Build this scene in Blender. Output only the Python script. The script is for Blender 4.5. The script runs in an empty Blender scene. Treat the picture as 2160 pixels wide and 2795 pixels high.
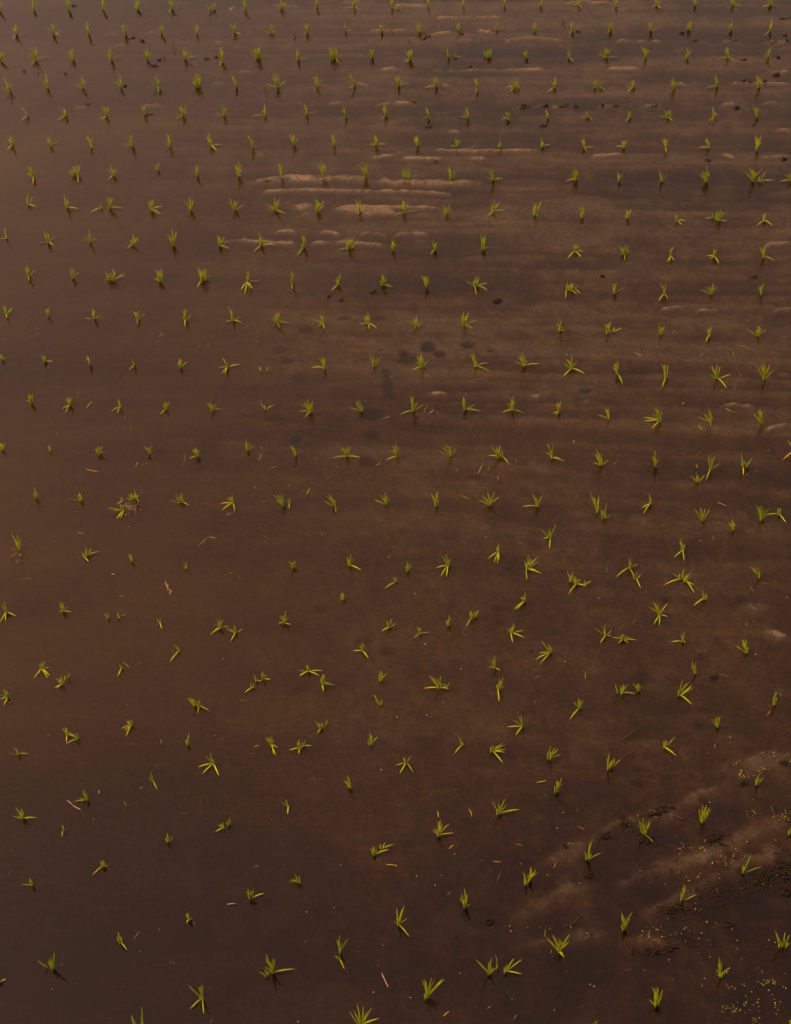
# Flooded rice paddy with young seedlings, seen obliquely from a few metres up.
import bpy, bmesh, math, random, re
import numpy as np
from mathutils import Vector, Matrix

SEED_DATA = """T 0 0
6 100|0 30 8 28 -4 50
292 85|262 15 275 -15 284 5 268 45
588 82|562 10 568 -20 580 -8 595 -5 610 65
882 80|868 10 875 -10 884 0 892 20
1178 78|1140 10 1155 -20 1170 -10 1185 -5 1195 10 1148 55
1468 75|1435 5 1455 -15 1470 -10 1490 10 1440 105
140 295|105 240 128 205 138 215 190 290 112 335
458 295|405 235 430 205 445 200 465 210 520 262 522 302
760 290|730 215 738 185 750 195 760 235
1070 295|1025 210 1045 215 1060 205 1080 210
1380 290|1355 240 1370 200 1388 198 1392 230
1682 290|1652 200 1672 205 1690 210
8 520|-2 440 15 440 38 440 -10 480
308 515|235 450 265 410 290 400 312 398 320 440 415 482 265 552
628 510|560 432 600 420 612 415 630 425 590 430
955 512|912 465 920 415 935 380 950 420 1035 460
1258 510|1228 425 1250 412 1270 418 1300 430
1575 505|1560 430 1578 395 1598 430 1640 430 1665 482
90 785|32 655 60 700 95 700 8 742
408 748|345 678 378 665 388 618 402 660
712 748|675 650 692 645 710 660 728 690 620 710 630 735
1035 745|975 688 1005 660 1024 630 1035 670
1352 742|1275 690 1320 655 1335 635 1375 655 1358 790
1675 740|1620 675 1650 650 1665 630 1685 625
240 992|180 908 195 915 178 1032
570 992|495 915 540 918 555 930 505 965 490 1022
908 992|870 905 890 900 928 910 845 1012 868 1030
1235 978|1205 890 1222 915 1240 890
1565 992|1520 905 1540 895 1585 910 1590 950 1492 968 1500 1010
105 1242|60 1180 85 1165 100 1172 115 1190 58 1280
432 1242|395 1185 408 1162 425 1175 495 1205
775 1245|738 1160 750 1155 785 1185 788 1262
1130 1245|1075 1210 1095 1145 1115 1150 1130 1160 1140 1200 1060 1235
1455 1245|1420 1145 1430 1135 1448 1170 1400 1218
T 540 0
105 100|72 25 85 45 108 70
145 85|120 10 130 30 150 20
405 82|385 10 395 -15 410 -10 418 20 370 85
715 75|655 50 690 60 700 0 720 -15 745 10 755 15
1018 65|998 10 1008 -10 1020 -15 1030 10 1045 50
1335 60|1322 0 1332 -15 1342 5 1255 75 1378 78 1385 48
1655 65|1635 5 1650 -15 1668 -10 1680 40
5 290|0 220 -10 240 42 300
318 280|268 200 300 210 312 188 328 215 370 295
630 278|605 245 628 200 640 220 572 268 668 272
935 280|898 205 918 195 935 200 952 200 910 295
1262 265|1252 215 1258 182 1268 235 1320 265
1572 272|1548 195 1560 215 1578 205 1590 235
205 515|180 400 195 405 208 395 218 400 222 440 190 560
505 502|450 420 475 415 490 410 505 430
528 500|508 405 522 398 530 395 590 470
855 510|845 430 852 418 862 440 935 495
1142 505|1122 405 1130 400 1140 440
1180 500|1165 410 1180 405 1190 430 1235 465 1200 540
1490 495|1445 440 1470 415 1480 430 1498 405 1500 460
18 740|0 640 12 635 25 650 -15 660
330 742|285 625 305 655 318 670 328 690
685 742|630 650 648 630 668 620 690 635 700 670 748 688 585 715
1022 738|985 650 1002 640 1020 635 1032 680 1062 675 1098 730
1340 728|1280 635 1298 620 1320 660 1338 690 1295 750
228 985|200 900 212 895 235 915 245 925 150 965
578 988|550 935 568 885 578 920 582 955 472 990
930 982|885 910 905 880 920 900 940 925 1000 955
1268 1000|1222 925 1242 900 1260 945 1278 990
1608 988|1570 920 1588 895 1605 905 1620 950 1568 1015
112 1245|70 1155 88 1135 105 1170 120 1190 208 1235 160 1282
470 1262|415 1140 440 1160 460 1180 475 1200 508 1242
820 1235|782 1145 800 1145 818 1142 832 1165 858 1180
1168 1238|1135 1150 1150 1145 1162 1150 1172 1195
1525 1238|1495 1165 1510 1155 1530 1150 1540 1180 1460 1235 1605 1230
T 1080 0
22 75|5 60 55 72 -15 62
280 60|270 5 278 -25 290 -15
580 55|572 0 580 -25
930 50|915 5 922 -20 935 -10 940 15
1240 50|1215 10 1230 -20 1245 -15 1258 -5
1572 45|1562 0 1570 -20 1580 0 1515 40 1585 72
208 272|185 190 200 182 215 190 220 215 158 242 268 240
540 260|512 200 535 185 548 190 548 225
865 255|858 200 868 182 875 215 928 240
1188 265|1160 215 1180 190 1195 185 1210 205 1170 240
1510 262|1488 190 1505 185 1522 190 1525 225 1485 295
125 510|85 430 110 425 130 410 145 415 150 450 70 492 72 525 95 535
452 490|432 410 445 420 458 450 435 455
510 488|515 440 568 488
770 482|745 430 760 435 775 460
805 488|798 415 812 405 822 415 820 450
1118 490|1082 440 1098 425 1115 425 1130 430 1145 475
1475 495|1470 440 1482 415 1500 455 1522 528
25 735|0 650 15 635 40 650 55 685 115 710 -5 665
348 738|310 675 328 655 345 652 358 660 362 700 252 748
698 758|672 665 685 670 695 680 702 710 688 790
1015 750|965 715 990 680 1010 668 1030 680 1038 710 948 742 980 780
1055 755|1065 705 1050 730
1362 748|1330 690 1350 675 1365 655 1372 690 1300 785
280 1000|255 920 265 905 278 935 290 960 230 1002 292 1020
618 1005|600 915 610 920 625 960 575 960 552 992
960 1010|935 950 955 945 982 960 910 1015 915 990 965 1025
1298 1008|1280 940 1290 935 1300 970 1305 990
1645 995|1618 960 1632 940 1645 965 1580 1008 1685 1030
188 1245|155 1170 172 1160 182 1155 195 1160 195 1200
525 1250|505 1180 518 1175 535 1190 555 1190 470 1248
890 1260|868 1235 885 1195 895 1190 908 1225
1252 1252|1242 1180 1252 1175 1258 1210 1320 1232
1610 1258|1585 1185 1598 1190 1610 1185 1612 1220 1685 1258 1625 1290
T 1620 0
195 55|182 0 195 -25 208 -5 212 20
540 45|530 0 545 -25 575 5 505 55 578 70
868 45|850 5 865 -20 880 -15 885 10
1190 45|1170 0 1180 -25 1195 -25 1210 -10 1275 52
1512 45|1485 5 1500 -20 1520 -25 1530 0 1440 62 1595 48
148 258|112 210 130 185 145 190 165 180 168 215 120 282
490 260|472 190 485 180 500 185 512 180 510 215 548 238
815 255|795 215 808 195 820 190 838 178 835 215
1175 262|1150 212 1168 195 1185 185 1190 205
1512 268|1505 210 1518 175 1528 165 1530 205 1465 302
110 492|90 410 105 405 125 410 150 412 60 432 45 462 212 488
445 492|408 372 412 395 425 405 445 410 460 408 478 425
800 500|800 430 808 400 842 415
1145 492|1122 415 1135 405 1150 395 1160 430 1188 468 1075 498 1208 525
1490 495|1450 462 1480 430 1500 415 1522 405 1512 445
15 748|0 690 18 682 40 682 -12 740
58 748|75 685 68 710 98 770
345 748|312 695 330 680 348 678 358 700 275 742 295 780
695 755|648 685 662 675 675 655 690 680 705 690 660 720
1055 738|1032 650 1045 635 1060 660 1070 690 960 752
1412 745|1385 640 1400 650 1420 650 1445 645 1440 680 1398 752
310 1005|300 950 308 945 315 970 280 1035
635 1005|608 935 625 965 638 940 660 935 672 965 560 992 678 1030
1028 1000|1015 915 1025 920 1068 970 995 1030 1022 1045
1400 998|1365 900 1382 905 1395 920 1418 920 1410 960
258 1258|240 1190 252 1200 290 1192 192 1248
620 1262|590 1180 605 1170 618 1190 638 1185 632 1220 620 1298
988 1262|955 1180 968 1175 978 1200 992 1240 895 1262
1392 1280|1380 1170 1395 1165 1412 1170 1435 1160 1440 1205 1382 1250
T 0 430
285 165|232 75 252 80 268 75 280 110 218 125 225 140 285 220
632 155|585 105 605 100 620 75 630 110 580 128
668 155|655 60 668 70 682 65 670 210
975 155|915 95 945 62 958 85 995 100 922 190
1350 110|1320 70 1335 75 1352 42 1320 85
1688 155|1665 70 1680 60 1655 112 1690 70
240 405|222 370 240 310 278 340 305 418
575 430|545 300 550 345 575 350 590 380 668 438 650 430
935 435|912 335 928 335 945 330 960 345 972 345 1048 430 990 420
860 435|855 420 778 465
1290 450|1265 370 1285 360 1305 355 1322 360 1385 415 1370 482
1630 450|1570 372 1612 340 1630 340 1650 365 1645 400
52 690|45 600 0 685
410 725|380 660 405 650 418 650 458 680 340 718 460 752 370 630
768 722|708 690 755 620 768 640 785 670 825 692
1130 745|1138 655 1135 680 1182 685 1085 775
1482 745|1425 660 1472 608 1500 630 1508 640 1445 690
245 1015|208 935 230 915 245 940 295 955 248 1052 215 960
618 1030|595 945 615 950 632 950 668 975
935 1045|890 965 905 1010 930 980 895 1045
975 1045|958 940 975 960 990 970 1065 1010 1060 985
1360 1055|1328 950 1345 970 1378 938 1390 965 1395 1000 1308 1025
50 1340|25 1260 40 1265 50 1285 100 1280 115 1300 60 1368
418 1350|385 1295 405 1290 415 1275 425 1310
808 1375|780 1290 795 1285 810 1305 848 1345 722 1370
1178 1385|1130 1305 1155 1320 1185 1298 1235 1332 1170 1422
1582 1385|1560 1300 1575 1295 1588 1295 1635 1342 1580 1440
T 540 430
348 160|310 65 330 60 350 38 370 60 372 100 368 150
715 155|682 48 698 55 715 62 720 100
1075 158|1020 45 1040 60 1060 25 1072 50 1090 45 1095 75
1432 172|1380 62 1400 85 1425 70 1442 62 1448 100 1405 160
318 450|250 370 268 345 285 365 310 365 345 365 330 390 398 402
665 455|592 405 620 405 655 345 685 375 702 340 742 478 600 430
1022 465|1000 345 1018 360 1040 370 1078 365 1082 398
1382 465|1345 362 1370 365 1385 360 1390 400 1425 462 1360 478
185 755|158 655 175 670 190 670 230 675 270 778
540 755|525 650 540 665 562 688 658 742 480 802
912 768|882 660 900 665 915 670 922 690 875 745 852 832
1288 778|1270 690 1280 680 1300 690 1320 685 1330 700 1210 785
1322 770|1335 715 1368 710
1665 790|1640 750 1658 715 1670 700 1680 710 1695 735
35 1055|0 945 18 945 30 960 -2 1105
68 1045|60 945 72 950 125 992
428 1065|420 960 432 960 440 1010 520 1055 368 1128 465 1115 448 1118 402 1160
810 1082|795 960 805 980 818 990 790 1030 808 1125
1202 1085|1170 1048 1185 1020 1205 990 1222 990 1218 1030 1142 1138
1582 1090|1540 1040 1562 1000 1575 990 1588 1005 1622 1030 1660 1105 1555 1075
300 1395|265 1275 280 1300 295 1310 315 1355 360 1360 235 1402 375 1408
685 1410|655 1325 680 1315 690 1330 705 1300 615 1375 780 1415 695 1450
1075 1420|1045 1340 1062 1345 1072 1350 985 1382 1025 1385 1028 1438 1080 1460
1455 1420|1410 1375 1435 1340 1452 1315 1468 1350 1385 1422 1525 1455 1465 1460
T 1080 430
70 165|58 65 60 100 52 130
115 175|95 95 108 70 118 100 185 142
470 180|445 100 458 78 470 110 480 130
495 180|498 140 505 110
832 195|785 98 815 110 825 100 838 120 770 160 895 160 915 180
1545 190|1510 110 1530 92 1545 100 1558 120 1485 138 1470 168 1452 202
72 475|38 390 60 365 75 370 90 380 112 380 5 485 185 455
435 485|395 435 412 400 430 415 468 395 480 430 450 420
832 465|822 390 845 360 885 385 880 400 940 450 790 495
1190 490|1178 425 1185 390 1205 395 1248 375 1218 502
1588 510|1568 418 1585 430 1605 420 1615 455
340 790|312 720 325 708 340 730 352 720 302 825
748 780|730 670 745 680 765 650 772 690 790 765
1535 805|1522 740 1540 760 1558 735 1565 760 1470 862 1585 850 1612 802
262 1105|220 1005 238 1015 255 1010 270 1015 285 1010 288 1050
672 1095|665 1070 685 1010 605 1055 688 1172
700 1095|705 1060 718 1012 785 1075 785 1135
1462 1130|1468 1050 1460 1080 1455 1200
1490 1135|1485 1090 1500 1062 1515 1075 1548 1165
1530 1130|1568 1085 1575 1160
175 1450|145 1380 160 1370 178 1345 185 1400 228 1400 110 1390 210 1430
590 1430|540 1385 570 1340 582 1320 600 1355 625 1320 695 1385 660 1458
T 1620 430
222 200|205 120 215 130 225 150 250 135 245 155
578 200|562 105 572 120 575 160 638 140
970 205|900 140 925 120 945 125 968 75 980 125 995 120 990 150
1365 200|1330 85 1350 100 1370 85 1440 98 1298 125 1388 130
1425 205|1470 120 1440 165 1540 195
1690 200|1635 140 1670 125 1685 130 1595 202
295 520|280 440 292 455 308 450 325 440 310 480 262 490
712 540|695 475 705 490 722 480 785 542 758 575
1025 520|1010 462 1020 490 960 518
1075 540|1048 460 1065 455 1085 450 1098 450 1110 475 1138 542
1462 538|1455 480 1465 465 1475 480 1395 585 1528 578
245 830|230 755 240 770 240 800
268 825|255 770 272 745 298 755 325 785 265 880
660 845|655 780 670 770 682 765 630 892 655 888 688 878
1035 845|1030 775 1045 790 1055 775 975 840 995 865 1072 905
1452 850|1420 760 1440 775 1455 790 1470 760 1545 878
182 1155|165 1095 178 1070 190 1080 200 1070 262 1108 162 1138 185 1150
605 1165|568 1070 588 1090 600 1090 615 1075 632 1090 560 1220 635 1205
1010 1165|968 1105 992 1110 1005 1100 1022 1070 1035 1100 1050 1105 922 1128
1435 1165|1405 1105 1430 1130 1442 1080 1455 1075
T 0 850
25 415|5 378 15 375 28 390 55 395
385 430|350 378 365 375 382 395 448 428
775 455|732 390 745 380 760 400 770 420
1152 465|1120 410 1132 398 1105 502
1545 480|1510 440 1530 398 1545 410 1595 428
270 780|225 755 238 700 262 710 280 708
600 800|555 745 578 732 600 760 618 725 530 832 562 862
1025 820|1005 748 1018 760 1032 785 955 848 1005 865
1420 835|1385 800 1405 765 1420 780 1440 770 1368 878
25 1180|0 1130 12 1122 38 1125
425 1190|408 1140 420 1140 430 1165
848 1215|808 1170 825 1160 840 1150 878 1150 882 1200
1280 1215|1230 1150 1248 1165 1268 1155 1288 1190
1688 1235|1635 1185 1660 1170 1675 1160 1620 1255 1705 1185
T 540 850
300 70|265 -5 280 20 295 30 312 40 360 45 235 88 375 92
255 480|215 395 228 410 240 430 180 482 365 450 208 525 232 530
540 508|528 470 545 480
595 505|590 478
1080 485|1035 398 1055 400 1072 395 1085 405 970 482
1508 465|1468 380 1482 400 1498 375 1560 395
128 845|72 780 90 785 102 770 160 790 210 832
570 842|535 768 648 798
970 860|865 785 902 760 938 755 950 800 982 765 985 840 870 850 918 902
1395 850|1345 765 1375 740 1390 790 1415 815 1288 820
18 1240|0 1150 12 1170 35 1175 90 1202
428 1185|408 1095 400 1130 442 1130 475 1150
840 1230|782 1150 800 1145 818 1160 830 1190
1278 1240|1222 1155 1245 1170 1275 1150 1302 1148 1155 1250 1380 1245
T 1080 850
20 1240|-45 1185 -25 1140 2 1120 25 1150 -70 1265
470 1230|362 1190 398 1160 412 1130 445 1150 465 1140 518 1172
880 1245|818 1142 835 1170 860 1180 890 1148 792 1232
915 1245|910 1190 920 1200 968 1300
1330 1250|1295 1130 1285 1200 1325 1180 1342 1135 1400 1252 1440 1278
232 475|165 430 185 385 205 380 218 365 238 400 285 410 145 502 262 465
680 465|640 365 655 370 668 360 690 410 790 440 795 508
1098 465|1040 380 1065 365 1080 350 1105 370 1122 420 1020 430 1230 448
1502 490|1440 445 1455 400 1475 430 1505 380 1545 430 1435 552 1610 530
152 850|128 720 145 740 158 715 190 770 240 795 48 878
590 840|565 770 578 725 590 740 670 798 720 850
1000 845|950 785 990 745 1008 715 1018 770 1000 760 915 862 1095 870 970 830
1405 165|1370 105 1385 85 1402 62 1415 80 1432 120 1375 140 1442 162
1395 860|1370 790 1385 775 1410 762 1412 810 1345 872 1370 882
T 1620 850
122 185|95 105 110 110 125 105 150 88 145 155
172 175|170 145 240 140
575 195|555 115 570 130 588 140 608 130 600 160
985 212|970 150 985 135 1010 135 1005 170 962 258
1405 210|1312 152 1385 150 1405 130 1425 115 1430 145 1475 158
205 535|162 475 180 440 205 410 220 450 215 490 250 618
620 565|578 445 598 460 608 450 635 460 640 510 590 642
1055 575|1000 470 1020 465 1058 450 1082 470 998 535 1030 570 1168 535 1135 650
1462 580|1402 472 1430 470 1440 440 1465 450 1505 460 1500 490 1530 505
130 915|98 825 115 835 130 830 42 885
565 940|525 830 540 825 550 850 585 855 498 865 435 908 442 938 500 1002
1010 955|990 835 1005 860 1018 890 940 870 895 902
1438 960|1368 875 1400 845 1420 835 1445 845 1440 880
65 1310|15 1220 30 1180 45 1200 65 1210 125 1268 0 1290 88 1305
528 1320|502 1235 520 1195 532 1195 562 1255
1000 1350|975 1265 988 1230 1005 1250 1035 1240 1075 1300 965 1435
1278 1325|1265 1215 1260 1300 1280 1395
1315 1330|1295 1285 1352 1250
1730 1190|1665 1105 1620 1265
T 1620 850
895 1455|830 1405 845 1420 880 1370 900 1400 950 1398
T 0 1290
310 225|285 180 292 125 302 160 315 165 325 185
695 240|655 190 668 172 682 180 700 205 610 225
1130 240|1095 180 1112 185 1125 175 1080 215
1165 235|1150 150 1160 180 1172 185 1188 190 1190 245
1045 250|1045 210 1000 272
1060 325|925 300 945 322 980 305 995 392 1030 390 1010 388
1560 255|1530 200 1550 175 1555 220 1575 235 1612 280
1525 260|1500 185 1440 230
165 660|100 525 130 590 152 525 165 575 190 550 180 620
722 730|705 685 755 760
752 710|735 640 778 648 845 675
1125 755|1100 690 1118 695 1110 730
1590 810|1580 765 1598 825
60 1190|8 1128 32 1090 135 1225 5 1275 48 1265
540 1185|505 1105 520 1100 540 1112 572 1142 608 1190 508 1188
930 1245|888 1205 910 1210 935 1225
1015 1235|1008 1192 1022 1245
1365 1280|1335 1250 1382 1335
T 540 1290
300 265|245 215 265 200 280 205 295 190 310 230 195 265 212 318 315 330
740 280|648 190 672 182 715 180 660 235 690 225 730 215
785 265|788 230 782 305
1168 280|1105 200 1120 185 1135 195 1150 215 1082 245
1185 315|1200 288 1178 340
1608 270|1565 190 1600 170 1612 200 1635 220 1508 232 1530 245
815 815|770 750 785 760 800 765 820 770 838 750 845 790
1300 795|1275 720 1290 730 1308 690 1325 735 1392 832
1688 935|1662 885 1598 988
1250 1080|1215 1050 1228 1020 1240 1050 1215 1080
195 1330|140 1295 165 1255 190 1255 215 1250 272 1312 112 1378 150 1340
330 1365|270 1325 310 1305 320 1330 378 1335 285 1435 240 1330
740 1285|700 1225 725 1215 750 1185 770 1240 685 1265 795 1300 690 1290
1640 1320|1605 1260 1630 1280 1655 1248 1688 1285 1570 1352
T 1080 1290
350 285|305 180 320 200 345 180 362 160 368 230
805 275|715 235 735 195 760 210 785 165 810 200 845 165 882 210 830 220
1210 290|1168 180 1185 190 1200 210 1252 200 1085 290 1230 250
1720 340|1660 165 1690 210 1705 215 1735 210 1725 240
1320 555|1230 480 1255 515 1315 470 1365 440 1262 565 1312 655
880 685|865 640 880 610 885 660 792 735 842 765 872 772 885 740
450 800|400 715 432 698 462 740 352 812 388 882 435 885
1115 830|1108 760 1135 700 1155 730 1205 725 1215 760 1240 860 1200 830 1122 915
100 840|80 800 105 755 122 775 140 795
15 930|-25 880 0 860 20 910 52 985 -70 945
1500 930|1465 845 1495 870 1512 842 1475 920
1545 955|1520 900 1538 885 1560 910 1585 910 1625 970 1600 955 1480 1035 1530 930
1610 965|1630 930 1668 925
1100 1100|1062 1060 1090 1055 1108 1022 1118 1060 1018 1165 1040 1165
450 1305|440 1260 458 1220 470 1235 482 1232
655 1245|635 1180 648 1185 660 1200 605 1312 635 1215
690 1235|705 1175 680 1195 695 1200
205 1380|180 1315 205 1340 285 1365 160 1410
990 1375|945 1332 1010 1290 1020 1310 1090 1350 1100 1410 1000 1448
T 1620 1290
90 390|60 310 80 320 112 265 100 310 140 365 70 380 110 380
488 268|480 180 490 210 418 300 430 348
940 410|870 315 910 300 925 310 955 310 990 315 960 350 905 380
1195 485|1155 430 1185 400 1195 440 1215 440
1215 485|1240 405 1275 425
1430 405|1390 285 1405 290 1425 285 1445 290 1475 310 1465 370 1500 305
1585 360|1580 300 1592 330 1478 362 1645 430
760 665|735 585 750 562 782 610 692 722 775 748
315 815|298 770 312 725 325 765 382 782 198 890 345 885
360 910|370 850 405 870 402 980
750 915|670 858 720 870 775 820 770 850 835 855 800 870 605 960
790 930|835 890 815 880 860 960 860 1022
1415 895|1345 805 1370 800 1390 810 1405 810 1415 850
950 1080|915 1030 932 1010 940 1050 860 1135
565 1215|478 1150 508 1100 550 1125 632 1118 632 1230 518 1295 562 1305
105 1390|5 1330 70 1310 98 1290 155 1350 60 1455 150 1400
250 1430|160 1405 208 1385 245 1380 285 1390 370 1430 300 1455 215 1455 305 1405
765 1440|745 1380 778 1360 780 1400 668 1445 780 1455
1295 1480|1270 1425 1300 1425
T 0 1720
355 335|355 275 378 268 420 320 330 350 292 410 408 410 422 388
535 465|478 408 500 420 520 395 552 390 470 492 490 495
575 420|598 370 585 405
72 580|25 505 45 530 58 520 0 555 5 590 35 640
1042 325|1025 300 1005 392 1022 375
1530 180|1490 122 1452 270
1665 650|1605 580 1628 578 1650 590 1655 600
1125 815|1080 780 1090 770 1038 842 1065 855 1078 905
572 890|535 845 560 830 570 850 612 880 640 910 568 960
662 935|635 880 645 905 565 972 590 895
1600 980|1580 940 1615 888 1620 945 1590 930
1380 965|1375 940 1378 960
155 1065|118 1000 130 1010 140 1020 70 1050 240 1055
1302 1290|1290 1210 1342 1360
750 1450|665 1430 700 1385 710 1365 725 1395 632 1462 690 1460 705 1400
T 540 1720
12 655|-20 635 8 600 40 630 98 688 0 712
555 425|545 365 555 360 585 380 620 422
500 435|482 380 540 437
470 495|460 480 405 532
950 355|860 342 925 300 970 330 1060 348 870 385 880 390 1035 388
1068 465|1055 400 1068 380 1080 380 1095 420 1160 470 1120 448 1075 525 1062 500
1415 180|1378 130 1400 105 1412 110 1330 178 1455 238
1555 435|1545 380 1560 345 1572 350 1612 368 1590 385
1560 640|1505 550 1515 600
1578 630|1550 548
1050 845|1000 770 1035 795 1050 800 1070 795 1090 815 1018 880
1098 805|1105 762
630 980|578 918 600 910 620 902 635 915 652 940 668 1070 650 1060 685 1005
865 1010|845 965 868 932 785 1025 862 1058 905 980
905 995|922 938 970 988
1480 980|1440 960 1468 880 1475 910 1530 915
130 1145|72 1075 108 1050 8 1168 45 1222 178 1240
1300 1345|1248 1285 1265 1290 1275 1235 1290 1260 1305 1300
T 1080 1720
1325 195|1248 90 1305 125 1225 198 1200 250 1238 288 1320 150
848 325|800 260 828 250 848 218 795 315 892 345
375 495|292 390 315 400 340 430 382 390 410 455 250 498 455 500 400 460
435 500|460 445 420 460
875 505|865 465 885 410 920 402 915 445 925 480 885 605
1575 665|1520 615 1558 590 1568 585 1585 605 1605 600 1490 760
1085 825|1000 768 1050 735 1068 728 1080 760 958 828 1025 898 1040 880
573 980|538 905 508 1050
820 1040|912 965 935 980 932 1022 930 1045 912 1130 880 985
95 1140|65 1080 80 1095 132 1075 5 1155 40 1220 150 1215
1310 1100|1300 1035 1325 985 1360 1005 1385 1020 1405 1062 1340 1040
1375 1385|1372 1290 1390 1300 1420 1265 1418 1315 1385 1290
1622 410|1625 360 1618 400
T 1620 1720
1305 190|1275 85 1305 80 1270 120 1210 128 1225 145 1330 150
875 370|842 260 855 300 872 282 835 300
735 560|765 422 790 460 815 450 850 460 858 490 835 480 835 632 820 505
208 535|188 465
240 545|232 475 258 465 298 465 350 542 265 470
382 520|340 460 365 480 385 455 415 480 400 500
1545 640|1530 590 1550 540 1562 528 1568 575 1540 560
1062 820|1005 755 1035 760 1055 740 1068 745 1082 735
612 1005|605 960 620 940 632 945 685 930 705 1072 690 1060
128 1185|120 1090 135 1055 165 1112
160 1170|185 1100 230 1108 180 1130
1398 1320|1420 1225 1400 1270 1450 1265
925 1635|905 1530 935 1495 945 1540 965 1500 1008 1535 985 1565 990 1520
T 0 2140
190 295|138 205 155 225 185 215 205 230 105 272 150 300 310 288 235 300
545 398|532 348 530 450
1078 190|1055 145
1438 495|1430 420 1415 460 1475 445
888 705|862 655 880 650 895 670 795 775 850 720 920 700
285 865|255 800 265 820 190 858 240 865
1612 1160|1588 1110 1605 1100 1612 1110 1595 1185 1645 1150
1035 1355|1008 1262 1020 1300 1032 1300 995 1330 1082 1418
455 1575|418 1500 440 1490 465 1440 460 1495 430 1550
400 1565|325 1510
5 1690|48 1665 -20 1700
T 0 2560
1148 760|1125 660 1140 700
1215 760|1210 592 1205 680
T 540 2140
775 185|715 155 740 128 755 150 768 255
225 375|190 342 175 350 150 410
275 350|270 290 280 320
1510 605|1470 550 1490 540 1505 535 1522 555 1625 562 1530 580
1575 560|1600 500 1668 518
868 845|832 770 815 815 780 830 795 820
455 980|412 915 430 895 455 910 475 895 480 920 562 935
1210 1435|1185 1330 1195 1345 1212 1295 1285 1318 1225 1360 1225 1400
T 540 2560
640 300|570 245 575 185 585 145 625 210 642 178 658 185 820 268 655 240
590 325|530 295 572 272
1390 760|1300 630 1335 630 1360 570 1410 590 1478 608 1540 692 1380 710
38 525|-75 410 5 420 30 410 45 408 -60 605 52 648 -20 460
1205 180|1165 160 1250 268
T 1080 2140
25 1200|8 1065 60 1065 70 1048 100 1150 15 1130 115 1302 45 1110 10 1200
880 255|825 150 878 165 935 130 945 180 910 190 1050 220 865 215
365 440|315 395 330 375 360 320 380 315 395 345 452 348 495 420
1110 860|1090 750 1105 780 1195 742 1210 762
1148 825|1158 715 1155 790
595 1050|548 975 565 940 588 898 605 940 635 1030 610 960
1640 645|1610 580 1660 505 1680 475 1750 590 1675 600
1395 1430|1292 1320 1340 1295 1375 1340 1395 1320 1410 1330 1485 1285 1478 1350 1420 1345 1430 1455 1440 1480
T 1080 2560
800 310|690 190 800 210 822 175 835 260 865 252
868 260|852 145
940 290|1010 180 1075 190 1072 310 955 220
265 515|225 360 248 360 262 380 310 345 335 360 410 365 395 360 375 395 340 420 285 510
T 1620 2140
435 440|390 315 410 330 420 298 450 340 478 310 485 330 380 350 510 495 460 430 405 400
760 990|745 920 770 875 790 870 875 945
1272 760|1285 690 1345 612 1430 708
262 1245|245 1105 270 1140 335 1100 310 1150 232 1210 285 1190 240 1150
1680 425|1670 380 1690 370
T 1620 2560
1588 80|1555 -48
1630 75|1640 -45 1590 20 1680 45 1675 -25 1625 20
545 570|505 430 530 430 545 430 555 430 590 450 592 495 520 480
525 580|482 530 520 500
1085 330|1065 220 1078 170 1092 200 1168 258 1155 292 1045 270 1040 310
10 760|15 705 40 705
1680 740|1675 705 1690 700"""
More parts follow.
